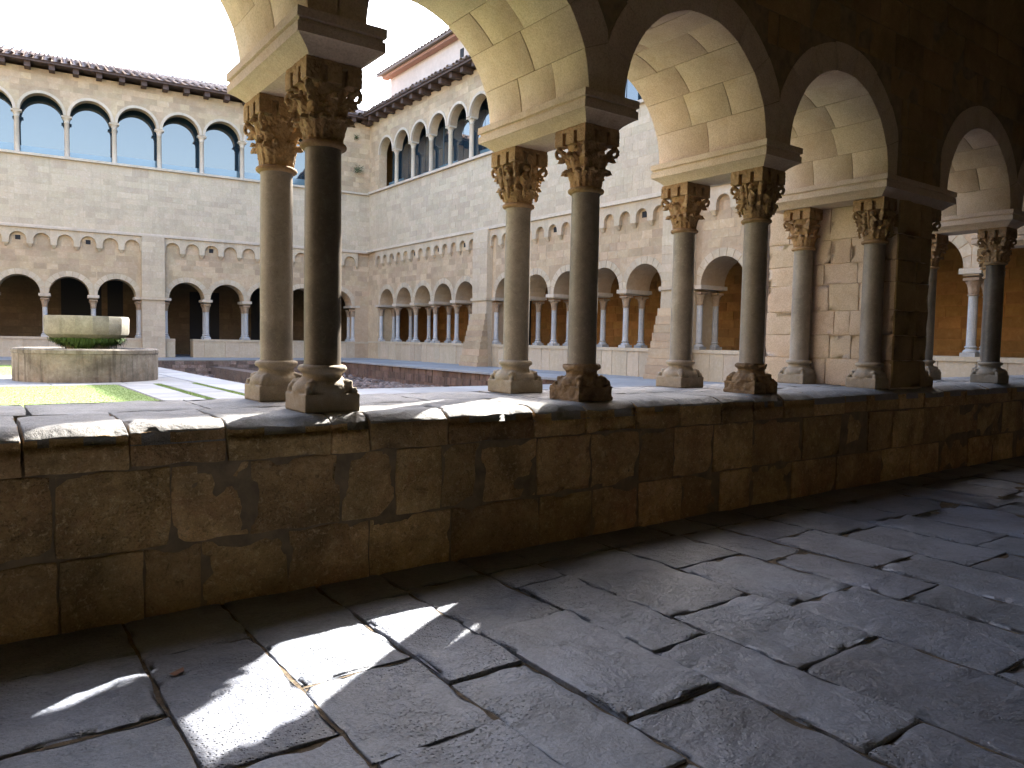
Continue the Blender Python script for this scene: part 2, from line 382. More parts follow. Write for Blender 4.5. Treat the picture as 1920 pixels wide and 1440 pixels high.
# voussoirs: wedges of three or four pieces through the depth of the wall
for ci, c in enumerate(arches[:8]):
    nv = 9
    for k in range(nv):
        a0 = PI*k/nv + .002; a1 = PI*(k+1)/nv - .002
        cuts = [Y0W]
        nsp = 2 if (k+ci) % 2 else 3
        for q in range(1, nsp): cuts.append(Y0W+(Y1W-Y0W)*(q/nsp) + rng.uniform(-.12, .12))
        cuts.append(Y1W)
        for ya, yb_ in zip(cuts[:-1], cuts[1:]):
            r0 = RA + rng.uniform(-.003, .003); r1 = RA+.26+ (rng.uniform(-.01, .01))
            b_ = MB(); ns = 4; vs = []; fs = []
            e = .0015
            for s_ in range(ns+1):
                a = a0+(a1-a0)*s_/ns
                for rr, yy in ((r0+.004, ya+e), (r0, ya+e+.005), (r0, yb_-e-.005), (r0+.004, yb_-e), (r1, yb_-e), (r1, ya+e)):
                    if s_ in (0, ns) and rr == r0: rr = r0+.004
                    vs.append((c-max(-NP/2+.002, min(NP/2-.002, rr*math.cos(a))), yy, ZIT+rr*math.sin(a)))
            for s_ in range(ns):
                for q in range(6):
                    q2 = (q+1) % 6
                    fs.append((s_*6+q, s_*6+q2, (s_+1)*6+q2, (s_+1)*6+q))
            fs += [tuple(range(5, -1, -1)), tuple(range(ns*6, ns*6+6))]
            b_.add(vs, fs)
            me = b_.mesh('voussoir')
            bm = bmesh.new(); bm.from_mesh(me); bmesh.ops.recalc_face_normals(bm, faces=bm.faces); bm.to_mesh(me); bm.free()
            me.shade_smooth()
            bm = bmesh.new(); bm.from_mesh(me)
            for ed in bm.edges:
                if len(ed.link_faces) == 2 and ed.calc_face_angle(0) > R(60): ed.smooth = False
            bm.to_mesh(me); bm.free()
            link('voussoir', me, M_arch, aw)
# squared stones of the inner wall face, in courses, cut round the arches
def fits(xa, xb, za, zb, cents, r, zs):
    for c in cents:
        nx_ = max(xa, min(c, xb)); nz = max(za, min(zs, zb))
        if za < zs: nz = max(za, zs) if zb > zs else zb
        d = math.hypot(nx_-c, nz-zs)
        if zb > zs and d < r: return False
        if za < zs and xb > c-r and xa < c+r: return False
    return True
def blocks_uniform(zs_rows, x0, x1, wmin, wmax, rg):
    for za, zb in zip(zs_rows[:-1], zs_rows[1:]):
        x = x0 - rg.uniform(0, wmin)
        while x < x1:
            w = rg.uniform(wmin, wmax); yield (max(x, x0), min(x+w, x1), za, zb); x += w
zr = [1.76, 2.02, 2.3, 2.58, 2.86, 3.2, 3.52, 3.78]
for (a, b, za, zb) in blocks_uniform(zr, -3.4, 15.5, .45, .8, rng):
    todo = [(a, b)]
    for depth in range(3):
        nxt = []
        for (p, q) in todo:
            if fits(p, q, za, zb, arches, RA+.262, ZIT):
                if q-p > .05:
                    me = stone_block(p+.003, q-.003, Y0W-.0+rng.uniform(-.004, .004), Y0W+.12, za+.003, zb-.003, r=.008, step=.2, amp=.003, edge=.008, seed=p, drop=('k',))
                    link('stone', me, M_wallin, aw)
            elif q-p > .12: m_ = (p+q)/2; nxt += [(p, m_), (m_, q)]
        todo = nxt
# outer (courtyard) face of the near wing, and its upper storey
mb = MB(); mb.box(-16, 20.1, Y0W+.3, Y1W-.02, 6.36, 12.95)
part('upper_storey', mb, M_farp, aw)
mb = MB()
mb.box(-16, -4.3, Y0W, Y1W, ZG-.4, ZT)
part('end_wall', mb, M_far, aw)
# impost blocks
def impost_mesh(hx, y0, y1):
    b_ = MB()
    prof = [(.18, 0, 1), ]
    levels = [(ZIB, .095), (1.575, .075), (1.60, .045), (1.62, .014), (1.626, 0), (1.680, 0), (1.686, .012), (1.700, .012), (1.706, -.004), (ZIT, -.004)]
    vs = []; fs = []
    for z, ins in levels:
        n1_ = .0015
        vs += [(-hx+ins, y0+ins, z), (hx-ins, y0+ins, z), (hx-ins, y1-ins, z), (-hx+ins, y1-ins, z)]
    L = len(levels)
    for k in range(L-1):
        for q in range(4):
            q2 = (q+1) % 4; fs.append((k*4+q, k*4+q2, (k+1)*4+q2, (k+1)*4+q))
    fs += [(3, 2, 1, 0), (4*L-4, 4*L-3, 4*L-2, 4*L-1)]
    b_.add(vs, fs)
    me = b_.mesh('impost_block')
    bm = bmesh.new(); bm.from_mesh(me)
    bmesh.ops.subdivide_edges(bm, edges=[e for e in bm.edges if e.calc_length() > .15], cuts=9, use_grid_fill=True)
    for v in bm.verts:
        v.co += Vector((noise.noise(v.co*14), noise.noise(v.co*14+Vector((5, 0, 0))), noise.noise(v.co*14+Vector((0, 7, 0)))))*.004
    bm.to_mesh(me); bm.free()
    return me
imp = impost_mesh(.258, 3.986, 5.32)
for xx in (-.336, 1.714, 3.744, 5.797, 10.84, 12.89, 14.94):
    link('impost_block', imp, M_arch, aw, (xx, 0, 0))
imp2 = impost_mesh(.76, 3.986, 5.5)
link('impost_block', imp2, M_arch, aw, (8.29, 0, 0))
link('impost_block', imp2, M_arch, aw, (-2.8, 0, 0))

# ------------------------------------------------------------------ gallery vault and back wall
mb = MB(); n = 14; yc, rv = 1.375, 2.675
vs = []; fs = []
for X in (-16, 25.3):
    for k in range(n+1):
        a = PI*k/n; vs.append((X, yc+rv*math.cos(a)*1.0, 3.78+rv*.8*math.sin(a)))
for k in range(n): fs.append((k, n+1+k, n+2+k, k+1))
mb.add(vs, fs)
mb2 = MB(); mb2.add(mb.v, mb.f)
mb2.box(-16, 25.3, -1.6, 4.3, 6.2, 6.34)
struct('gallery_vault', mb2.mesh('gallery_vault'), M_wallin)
mb = MB(); mb.box(-16, 25.3, -1.6, -1.3, ZF-.3, 6.2)
struct('gallery_back_wall', mb.mesh('gallery_back_wall'), M_plain_in)
mb = MB(); mb.box(25.32, 25.6, -1.6, 5.38, ZF-.3, 6.2)
struct('gallery_end_wall', mb.mesh('gallery_end_wall'), M_ochre)
mb = MB(); mb.box(-16.3, -16, -1.6, 5.3, ZF-.3, 6.2)
struct('gallery_west_wall', mb.mesh('gallery_west_wall'), M_wallin)
mb = MB()
mb.add([(-16, 5.9, 12.9), (25.6, 5.9, 12.9), (25.6, 1.0, 14.6), (-16, 1.0, 14.6), (-16, -3, 13), (25.6, -3, 13)], [(0, 1, 2, 3), (3, 2, 5, 4)])
mb.box(-16, 25.5, -2.2, -1.62, -1.7, 13)
part('roof', mb, M_tile, aw)

# ------------------------------------------------------------------ carved capitals
def leaf(mb, ang, z0, h, rb, rt, w0, curl=.25, thick=.014, seed=0):
    nu, nv = 9, 11; F = []; B = []
    for j in range(nv+1):
        v = j/nv
        wid = w0*(.8+.35*math.sin(PI*min(1, v*1.1)))*(1-.75*max(0, v-.6)**1.3*2.2)*(1+.13*math.sin(v*26+seed))
        rr = rb+(rt-rb)*v**1.9
        zz = z0+h*v
        if v > .8: zz = z0+h*(.8+.2*math.sin((v-.8)/.2*PI*.5)) - h*curl*((v-.8)/.2)**2; rr += (v-.8)*.09
        for i in range(nu+1):
            u = -1+2*i/nu
            rel = rr + .012*(1-abs(u)) + .006*math.cos(u*14) - .018*u*u
            t_ = u*wid/2
            ca, sa = math.cos(ang), math.sin(ang)
            for L, rr2 in ((F, rel), (B, rel-thick-.012)):
                L.append((ca*rr2 - sa*t_, sa*rr2 + ca*t_, zz))
    n = nu+1; vs = F+B; o = len(F); fs = []
    for j in range(nv):
        for i in range(nu):
            a = j*n+i; fs.append((a, a+1, a+n+1, a+n)); fs.append((o+a, o+a+n, o+a+n+1, o+a+1))
    for i in range(nu):
        fs.append((i, o+i, o+i+1, i+1)); a = nv*n+i; fs.append((a, a+1, o+a+1, o+a))
    for j in range(nv):
        a = j*n; fs.append((a, a+n, o+a+n, o+a)); a = j*n+nu; fs.append((a, o+a, o+a+n, a+n))
    mb.add(vs, fs)
def blob(mb, c, r, sx=1, sy=1, sz=1):
    bm = bmesh.new(); bmesh.ops.create_icosphere(bm, subdivisions=2, radius=1)
    mb.add([(c[0]+v.co.x*r*sx, c[1]+v.co.y*r*sy, c[2]+v.co.z*r*sz) for v in bm.verts], [tuple(v.index for v in f.verts) for f in bm.faces]); bm.free()
def tube(mb, pts, rad, n=7):
    vs = []; fs = []
    for i, p in enumerate(pts):
        p = Vector(p); q = Vector(pts[min(i+1, len(pts)-1)]); o = Vector(pts[max(i-1, 0)]); d = (q-o).normalized()
        u = d.orthogonal().normalized(); w = d.cross(u)
        rr = rad[i] if isinstance(rad, (list, tuple)) else rad
        for k in range(n): a = 2*PI*k/n; vs.append(tuple(p+(u*math.cos(a)+w*math.sin(a))*rr))
    for i in range(len(pts)-1):
        for k in range(n): fs.append((i*n+k, i*n+(k+1) % n, (i+1)*n+(k+1) % n, (i+1)*n+k))
    fs.append(tuple(range(n-1, -1, -1))); m = (len(pts)-1)*n; fs.append(tuple(range(m, m+n)))
    mb.add(vs, fs)
def voxel(me, size, amp=.003, fr=40):
    o = bpy.data.objects.new('tmp', me); COL.objects.link(o)
    md = o.modifiers.new('r', 'REMESH'); md.mode = 'VOXEL'; md.voxel_size = size; md.use_smooth_shade = True
    dg = bpy.context.evaluated_depsgraph_get(); out = bpy.data.meshes.new_from_object(o.evaluated_get(dg))
    bpy.data.objects.remove(o)
    nv = len(out.vertices); cc = [0.0]*(3*nv); nn = [0.0]*(3*nv)
    out.vertices.foreach_get('co', cc); out.vertex_normals.foreach_get('vector', nn)
    for i in range(0, 3*nv, 3):
        c = Vector(cc[i:i+3]); k = amp*noise.noise(c*fr) + amp*.8*noise.noise(c*fr*2.2)
        cc[i] += nn[i]*k; cc[i+1] += nn[i+1]*k; cc[i+2] += nn[i+2]*k
    out.vertices.foreach_set('co', cc); out.update()
    out.materials.clear(); out.shade_smooth(); return out
HC = ZIB-1.13
def capital(kind, seed):
    rg = random.Random(seed); b_ = MB(); H = HC
    b_.lathe([(.104, 0), (.108, .05), (.115, H*.35), (.125, H*.6), (.148, H*.8), (.15, H*.97)], 24)
    hw = .166
    b_.box(-hw, hw, -hw, hw, H*.93, H)
    for sx in (-1, 0, 1):
        for sy in (-1, 0, 1):
            if sx == 0 and sy == 0: continue
            w_ = .045 if 0 in (sx, sy) else .05
            cx_, cy_ = sx*(hw-.042 if sx else 0), sy*(hw-.042 if sy else 0)
            b_.box(cx_-.044, cx_+.044, cy_-.044, cy_+.044, H*.72, H*.95)
    b_.box(-.125, .125, -.125, .125, H*.74, H*.95)
    n1 = 8
    if kind == 'acanthus':
        for k in range(n1): leaf(b_, 2*PI*k/n1+PI/8, .002, H*.36, .104, .155, .085, .3, seed=k)
        for k in range(n1): leaf(b_, 2*PI*k/n1, .02, H*.62, .102, .175, .09, .25, seed=k+3)
    elif kind == 'figured':
        for k in range(6): leaf(b_, 2*PI*k/6+.3, .002, H*.30, .104, .15, .10, .3, seed=k)
        for k in range(4):
            a = PI/2*k
            ca, sa = math.cos(a), math.sin(a)
            P_ = lambda u, r_, z: (ca*r_-sa*u, sa*r_+ca*u, z)
            for s_ in (-1, 1):
                blob(b_, P_(.045*s_, .135, H*.42), .034, 1, 1, 1.9)     # bodies
                blob(b_, P_(.045*s_, .158, H*.62), .026)                # heads
                tube(b_, [P_(.05*s_, .15, H*.55), P_(.09*s_, .16, H*.45), P_(.06*s_, .175, H*.38)], [.013, .012, .010])
                tube(b_, [P_(.04*s_, .14, H*.3), P_(.06*s_, .15, H*.18), P_(.045*s_, .14, H*.08)], [.018, .014, .012])
            tube(b_, [P_(0, .12, H*.2), P_(.0, .145, H*.45), P_(0, .17, H*.7)], [.012, .012, .014])
    else:
        for k in range(n1): leaf(b_, 2*PI*k/n1+PI/8, .002, H*.42, .104, .150, .07, .3, seed=k)
        for k in range(4): leaf(b_, PI/2*k, .04, H*.68, .102, .16, .13, .2, seed=k+3)
    for k in range(4):
        a = PI/4+PI/2*k; ca, sa = math.cos(a), math.sin(a); Q = lambda r_, z, u=0: (ca*r_-sa*u, sa*r_+ca*u, z)
        # stalk and volute under each corner
        tube(b_, [Q(.11, H*.2), Q(.125, H*.4), Q(.165, H*.6), Q(.215, H*.70)], [.020, .022, .022, .018])
        sp = []
        for i in range(13):
            th = i/12*2.3*PI; rr = .042*(1-.06*i)
            sp.append(Q(.195+rr*math.sin(th)*.9, H*.60+rr*math.cos(th)))
        tube(b_, sp, [.016-.0006*i for i in range(13)])
        leaf(b_, a, H*.12, H*.5, .108, .19, .075, .35, seed=k)
        leaf(b_, a, H*.02, H*.36, .106, .165, .08, .4, seed=k+9)
    for i in range(14):
        a = rg.uniform(0, 2*PI); z = rg.uniform(.15, .7)*H
        r_ = .118+.05*(z/H)
        blob(b_, (r_*math.cos(a), r_*math.sin(a), z), rg.uniform(.010, .02))
    return voxel(b_.mesh('capital'), .0042, .0040, 60)
caps = [capital('acanthus', 1), capital('figured', 2), capital('palm', 3)]

# base with plinth, torus mouldings and corner spurs
def base_mesh(h, worn, seed):
    b_ = MB(); hp = .105; hw = .168
    H = .27
    b_.box(-hw, hw, -hw, hw, 0, hp)
    b_.lathe([(.166, hp-.01), (.175, hp+.012), (.173, hp+.03), (.162, hp+.052), (.148, hp+.066), (.134, hp+.074), (.130, hp+.08), (.116, hp+.092), (.114, hp+.112), (.124, hp+.122), (.138, hp+.128), (.143, hp+.142), (.138, hp+.158), (.122, hp+.165), (.10, hp+.166)], 32)
    for k in range(4):
        a = PI/4+PI/2*k; ca, sa = math.cos(a), math.sin(a)
        tube(b_, [(.13*ca, .13*sa, hp+.06), (.17*ca, .17*sa, hp+.045), (.198*ca, .198*sa, hp+.02), (.218*ca, .218*sa, hp+.006)], [.03, .034, .026, .014])
    me = voxel(b_.mesh('base'), .0065 if not worn else .007, .0015 if not worn else .006, 20)
    if worn:
        for v in me.vertices:
            c = v.co
            k = noise.noise(c*6+Vector((seed, 0, 0)))+.5*noise.noise(c*17+Vector((0, seed, 0)))
            e = max(abs(c.x), abs(c.y))/.18
            if k > .0 and c.z > .03: v.co = c*Vector((1-.09*k*e, 1-.09*k*e, 1)) - Vector((0, 0, .035*k*e))
    return me
base_ok = base_mesh(.27, False, 0); base_bad = base_mesh(.27, True, 4.2)
mbs = MB(); mbs.lathe([(.1115, 0), (.107, .02), (.1075, .5), (.106, .9), (.104, 1.24), (.108, 1.255), (.108, 1.262)], 40, cap=False)
me_shaft = mbs.mesh('shaft'); auto_smooth(me_shaft, 50)
mbs = MB(); mbs.lathe([(.10, 0), (.120, .002), (.132, .010), (.136, .021), (.132, .032), (.120, .040), (.10, .044)], 36)
me_ring = mbs.mesh('neck_ring'); auto_smooth(me_ring, 60)
def column(x, y, label, capi, worn, dark, rot=0, group='paired columns of the near arcade'):
    t = thing('stone_column', label, 'column', (x, y, ZP), rot, group)
    link('base', base_bad if worn else base_ok, None, t)
    bo = t.children[0]
    bo.material_slots[0].link = 'OBJECT' if bo.material_slots else 'DATA'
    if bo.material_slots: bo.material_slots[0].material = M_worn if worn else M_base
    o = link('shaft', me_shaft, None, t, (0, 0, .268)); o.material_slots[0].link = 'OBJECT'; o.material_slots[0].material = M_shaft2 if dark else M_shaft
    r_ = link('neck_ring', me_ring, None, t, (0, 0, 1.525)); r_.material_slots[0].link = 'OBJECT'; r_.material_slots[0].material = M_cap if not dark else M_cap
    c = link('capital', caps[capi], M_cap, t, (0, 0, 1.565))
    return t
for me in (base_ok, base_bad, me_shaft, me_ring):
    if not me.materials: me.materials.append(M_base)
CL = [
 (-.336, YF, 'stone column at the gallery side of the parapet, left of the picture edge', 1, 0, 0),
 (-.336, YB, 'stone column at the courtyard side of the parapet, left of the picture edge', 0, 0, 0),
 (1.714, YF+.022, 'dark grey stone column nearest the viewer with sunlit right edge and deeply shaded carved capital', 0, 0, 1),
 (1.714, YB, 'pale beige stone column behind the nearest dark column, leaf capital against the blue windows', 2, 0, 0),
 (3.744, YF, 'grey stone column on a crumbling brown base, front one of the second pair', 0, 1, 0),
 (3.744, YB, 'pale stone column with streaked shaft and clean square base, rear one of the second pair', 1, 0, 0),
 (5.797, YF, 'grey stone column with worn dark base, front one of the third pair before the pier', 1, 1, 0),
 (5.797, YB, 'slender pale stone column with clean base, rear one of the third pair before the pier', 0, 0, 0),
 (7.843, YF, 'stone column set against the left face of the massive pier, nearest the gallery, half in shadow', 1, 0, 0),
 (7.843, YB, 'stone column set against the left face of the massive pier at its courtyard side', 0, 0, 0),
 (8.76, YF, 'stone column set against the shadowed right side of the massive pier, base just showing', 2, 1, 1),
 (8.76, YB, 'thin sliver of stone column showing right of the massive pier with a grey rounded base', 0, 0, 0),
 (10.84, YF, 'dark stone column at the far right beyond the pier, bluish light on its left edge', 2, 0, 1),
 (10.84, YB, 'stone column behind the dark column at the far right beyond the pier', 0, 0, 0),
 (12.89, YF, 'stone column of the next pair past the far right picture edge', 2, 0, 1),
 (12.89, YB, 'stone column on the courtyard side past the far right picture edge', 0, 0, 1),
 (14.94, YF, 'stone column second past the far right picture edge, gallery side', 1, 0, 1),
 (14.94, YB, 'stone column second past the far right picture edge, courtyard side', 1, 0, 1)]
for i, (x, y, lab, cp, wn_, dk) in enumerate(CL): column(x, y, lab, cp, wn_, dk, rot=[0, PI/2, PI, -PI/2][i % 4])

# ------------------------------------------------------------------ massive pier
pier = thing('stone_pier', 'massive squared stone pier between two runs of arches, pale flank and dark front', 'pier')
mb = MB(); mb.box(7.95, 8.64, 4.07, 5.6, ZP-.02, ZIB); mb.box(7.96, 8.64, 5.31, 5.61, ZG-.2, 4.6)
part('pier_core', mb, M_arch, pier)
z_ = ZIT
while z_ < 4.5:
    link('stone', stone_block(7.93, 8.68, 5.3, 5.64, z_+.002, z_+.3, r=.008, step=.2, amp=.004, edge=.01, seed=z_), M_farp, pier); z_ += .302
zr = [ZP, -.14, .13, .40, .70, .93, 1.2, ZIB]
for i, (za, zb) in enumerate(zip(zr[:-1], zr[1:])):
    cuts = [4.06] + sorted([4.06+1.56*(k/4)+rng.uniform(-.12, .12) for k in range(1, 4)]) + [5.62]
    for a, b in zip(cuts[:-1], cuts[1:]):
        link('stone', stone_block(7.935, 8.1, a+.001, b-.001, za+.001, zb-.001, r=.006, step=.06, amp=.005, edge=.008, seed=a+i, drop=('r',)), M_arch, pier)
    c2 = [8.115, 8.115+.25+rng.uniform(-.05, .2), 8.65]
    for a, b in zip([7.94, c2[1]], [c2[1], 8.65]):
        link('stone', stone_block(a+.001, b-.001, 4.045, 4.2, za+.001, zb-.001, r=.006, step=.08, amp=.005, edge=.008, seed=b+i, drop=('k',)), M_wallin, pier)

# ------------------------------------------------------------------ courtyard ground
PX0, PX1, PY0, PY1 = 5.85, 16.4, 17.0, 38.2
mb = MB()
mb.box(-60, 60, -60, 120, -4.0, -3.2)
struct('ground', mb.mesh('ground'), M_soil)
mb = MB()
for (a, b, c, d) in ((-15, PX0, 5.2, 44.9), (PX1, 20.4, 5.2, 44.9), (PX0, PX1, 5.2, PY0), (PX0, PX1, PY1, 44.9)):
    mb.box(a, b, c, d, ZG-.9, ZG-.02)
struct('courtyard_ground', mb.mesh('courtyard_ground'), M_soil)
mb = MB(); mb.box(PX0-.2, PX1+.2, PY0-.2, PY1+.2, -3.1, -2.12)
pit = struct('excavation_floor', mb.mesh('excavation_floor'), M_soil)
path = struct('paved_path', (lambda m: (m.box(-15, 20.3, 39.5, 44.8, ZG-.02, ZG-.012), m.box(-8.3, 0.0, 5.4, 7.2, ZG-.02, ZG-.012), m)[-1])(MB()).mesh('paved_path'), M_paver)
def pav(x0, x1, y0, y1, g=.012, z=ZG):
    b_ = MB(); e = .012
    zt = z + rng.uniform(-.004, .004)
    b_.add([(x0+g, y0+g, z-.05), (x1-g, y0+g, z-.05), (x1-g, y1-g, z-.05), (x0+g, y1-g, z-.05),
            (x0+g, y0+g, zt-e), (x1-g, y0+g, zt-e), (x1-g, y1-g, zt-e), (x0+g, y1-g, zt-e),
            (x0+g+e, y0+g+e, zt), (x1-g-e, y0+g+e, zt), (x1-g-e, y1-g-e, zt), (x0+g+e, y1-g-e, zt)],
           [(0,1,5,4),(1,2,6,5),(2,3,7,6),(3,0,4,7),(4,5,9,8),(5,6,10,9),(6,7,11,10),(7,4,8,11),(8,9,10,11)])
    return part('paver', b_, M_paver, path)
y = 7.2
while y < 20.2:
    h = 1.42
    pav(2.98, 3.76, y, min(y+h, 20.35)); pav(3.95, 4.68, y, min(y+h, 20.7)); y += h
y = 7.2
while y < 38.5: pav(4.86, PX0, y, y+2.1, .006); y += 2.1
x = -8
while x < 4.8: pav(x, min(x+1.6, 4.8), 20.45, 21.9, .006); x += 1.6
for k in range(9): pav(-8+1.6*k if k else -9, -8+1.6*(k+1) if k < 8 else 4.84, 21.95, 23.4, .006)
for k in range(8): pav(-8+1.6*k, -8+1.6*(k+1), 23.45, 25.6, .006)
y = 8.0
while y < 44:
    pav(PX1, 18.3, y, y+2.2, .006); pav(18.3, 20.15, y, y+2.2, .006); y += 2.2
x = PX0-1
while x < PX1: pav(x, x+1.8, 15.2, PY0, .006); x += 1.8
x = 3.0
while x < 20: pav(x, x+1.9, 5.45, 7.15, .006); x += 1.9
# mown grass as upright blades on a low green bed
def grass(name, x0, x1, y0, y1, n):
    b_ = MB(); b_.box(x0, x1, y0, y1, ZG-.03, ZG-.004, skip=('b',))
    rg = random.Random(5)
    for _ in range(n):
        x, y = rg.uniform(x0, x1), rg.uniform(y0, y1); a = rg.uniform(0, PI); h = rg.uniform(.002, .007); w = .012
        dx, dy = math.cos(a)*w, math.sin(a)*w; l = rg.uniform(-.02, .02)
        b_.add([(x-dx, y-dy, ZG-.01), (x+dx, y+dy, ZG-.01), (x+l, y+l, ZG+h)], [(0, 1, 2)])
    o = part(name, b_, M_grass, None); o['kind'] = 'stuff'
    return o
tag(grass('lawn', -8, 2.93, 7.25, 20.4, 110000), 'short bright green lawn between the near walk and the fountain', 'grass')
tag(grass('lawn', -8, 2.9, 25.7, 33.5, 16000), 'strip of sunlit lawn behind the fountain at the left picture edge', 'grass')
tag(grass('lawn', 3.775, 3.935, 7.25, 20.6, 5000), 'narrow green grass strip between the two columns of pavers', 'grass')
tag(grass('lawn', 4.695, 4.845, 7.25, 20.9, 5000), 'narrow green grass strip beside the pale slab path along the trench', 'grass')

# ------------------------------------------------------------------ excavation trench
def wall_rows(t, axis, a0, a1, const, z0, z1, bw, bh, mat, thick, name, nmax=250):
    k = 0; z = z1; rest = MB()
    while z > z0+.02:
        h = bh*rng.uniform(.85, 1.15); p = a0 - rng.uniform(0, bw)
        while p < a1:
            w = bw*rng.uniform(.6, 1.4); pr = rng.uniform(0, .05)
            pa, pb = max(p, a0)+.012, min(p+w, a1)-.012
            if pb-pa > .05:
                m_ = MB() if k < nmax else rest
                if axis == 'x': m_.box(pa, pb, const-pr, const+thick, z-h+.012, z)
                elif axis == 'X-': m_.box(const-thick, const+pr, pa, pb, z-h+.012, z)
                else: m_.box(const-pr, const+thick, pa, pb, z-h+.012, z)
                if k < nmax: part(name, m_, mat, t)
                k += 1
            p += w
        z -= h
    if rest.v: stuff(part(name, rest, mat, t))
tr = thing('trench_wall', 'old brick retaining wall lining the sunken excavation below the right hand walk', 'wall')
mb = MB(); mb.box(PX1+.08, PX1+.3, PY0, PY1, -2.2, ZG-.1); mb.box(PX0, PX1, PY1+.08, PY1+.3, -2.2, ZG-.1); part('core', mb, M_joint, tr)
wall_rows(tr, 'y', PY0, PY1, PX1, -2.2, ZG-.09, .32, .30, M_brick, .1, 'brick', 280)
mb = MB(); mb.box(PX1-.12, PX1+.25, PY0, PY1, ZG-.085, ZG-.006); part('coping', mb, M_paver, tr)
tr2 = thing('trench_wall', 'low coursed rubble wall at the far end of the excavation, seen beside the left columns', 'wall')
wall_rows(tr2, 'x', PX0, PX1, PY1, -2.2, ZG-.02, .45, .16, M_rubble, .1, 'stone', 160)
rub = thing('ruined_wall', 'low ruined stone footing standing in the excavation behind the nearest columns', 'wall')
mb = MB(); mb.box(9.6, 10.3, 26, 38.0, -2.2, -1.55); part('core', mb, M_rubble, rub)
def ico_stone(r, sd_):
    bm = bmesh.new(); bmesh.ops.create_icosphere(bm, subdivisions=1, radius=r)
    for v in bm.verts: v.co *= 1+.45*noise.noise(v.co*4/r*.3+Vector((sd_, sd_, 0))); v.co.z *= .7
    me = bpy.data.meshes.new('rubble'); bm.to_mesh(me); bm.free(); return me
rb = MB(); protos = [ico_stone(1, k*7.7) for k in range(5)]
rg = random.Random(3)
for _ in range(3800):
    x, y = rg.uniform(PX0, PX1), rg.uniform(PY0, PY1)
    r_ = rg.uniform(.06, .19); me = rg.choice(protos); a = rg.uniform(0, 6.3); ca, sa = math.cos(a)*r_, math.sin(a)*r_
    hz = -2.12 + .30*max(0, noise.noise(Vector((x*.25, y*.25, 1))))
    rb.add([(x+v.co.x*ca-v.co.y*sa, y+v.co.x*sa+v.co.y*ca, hz+v.co.z*r_) for v in me.vertices], [tuple(p.vertices) for p in me.polygons])
o = stuff(part('rubble', rb, M_rubble, None)); tag(o, 'loose grey and brown rubble covering the floor of the excavation', 'rubble')

# ------------------------------------------------------------------ fountain
FX, FY = 2.63, 22.9
fo = thing('stone_fountain', 'round two tiered stone fountain with green moss under the upper bowl', 'fountain', (FX, FY, ZG))
n = 32
def wob(a, z): return .945+.006*math.sin(a*8)+.008*noise.noise(Vector((math.cos(a)*2, math.sin(a)*2, z)))
mb = MB(); mb.lathe([(1.80, -.02), (1.81, .1), (1.805, .70), (1.825, .72), (1.825, .80), (1.79, .835), (1.54, .835), (1.50, .80), (1.50, .5), (0.1, .5)], 48, cap=False, fn=wob)
me = mb.mesh('lower_basin'); auto_smooth(me, 35); link('lower_basin', me, M_fount, fo)
mb = MB(); mb.lathe([(.62, .5), (.55, .7), (.5, .85), (.62, 1.0), (.8, 1.1)], 24, cap=False)
me = mb.mesh('pedestal'); me.shade_smooth(); link('pedestal', me, M_fount, fo)
mb = MB(); mb.lathe([(.68, 1.06), (.86, 1.1), (.98, 1.20), (1.0, 1.26), (1.01, 1.62), (.99, 1.68), (.88, 1.68), (.84, 1.6), (.8, 1.45), (.1, 1.42)], 16, cap=False, fn=lambda a, z: 1)
me = mb.mesh('upper_bowl'); auto_smooth(me, 20); link('upper_bowl', me, M_fount2, fo)
mb = MB(); mb.lathe([(1.49, .70), (.1, .70)], 32, cap=False)
m_, t_, b__ = mat_new('basin_water'); b__.inputs['Base Color'].default_value = (.02, .03, .02, 1); b__.inputs['Roughness'].default_value = .05
part('water', mb, m_, fo)
ms = MB(); rg = random.Random(8)
for _ in range(3200):
    a = rg.uniform(0, 2*PI); u = rg.random(); r_ = .54+.36*u + rg.uniform(-.05, .05); z = 1.06+.06*u - rg.uniform(0, .02)
    L = rg.uniform(.06, .26)*(1.1-.5*u) * (.7+.6*max(0, math.sin(a*3+1))); w = .014
    ca, sa = math.cos(a), math.sin(a); dr = rg.uniform(-.05, .05)
    p = (r_*ca, r_*sa); q = ((r_+dr)*ca, (r_+dr)*sa)
    ms.add([(p[0]-sa*w, p[1]+ca*w, z), (p[0]+sa*w, p[1]-ca*w, z), (q[0]+sa*w*.5, q[1]-ca*w*.5, z-L), (q[0]-sa*w*.5, q[1]+ca*w*.5, z-L)], [(0, 1, 2, 3)])
stuff(part('moss', ms, M_moss, fo))

# ------------------------------------------------------------------ the cloister wings round the courtyard
fs_ = MB(); fs_.lathe([(.115, 0), (.11, .02), (.105, 1.24)], 14, cap=False); me_fsh = fs_.mesh('column'); auto_smooth(me_fsh, 60); me_fsh.materials.append(M_fcol)
b_ = MB(); b_.box(-.18, .18, -.18, .18, 0, .10); b_.lathe([(.175, .1), (.18, .13), (.15, .165), (.118, .19), (.118, .21), (.14, .225), (.142, .25), (.115, .27)], 14, cap=False)
me_fba = b_.mesh('base'); auto_smooth(me_fba, 40); me_fba.materials.append(M_fcol)
def fcap(seed):
    b_ = MB(); rg = random.Random(seed)
    b_.lathe([(.11, 0), (.135, .01), (.135, .035), (.108, .045), (.13, .14), (.125, .17), (.16, .30), (.19, .36), (.17, .38)], 16, cap=False, fn=lambda a, z: 1+(.12*math.cos(4*a) if z > .3 else .10*math.cos(8*a+seed))*(1 if z > .06 else 0))
    b_.box(-.185, .185, -.185, .185, .38, .45)
    me = b_.mesh('capital'); auto_smooth(me, 50); me.materials.append(M_fcap); return me
me_fcp = [fcap(1), fcap(2)]
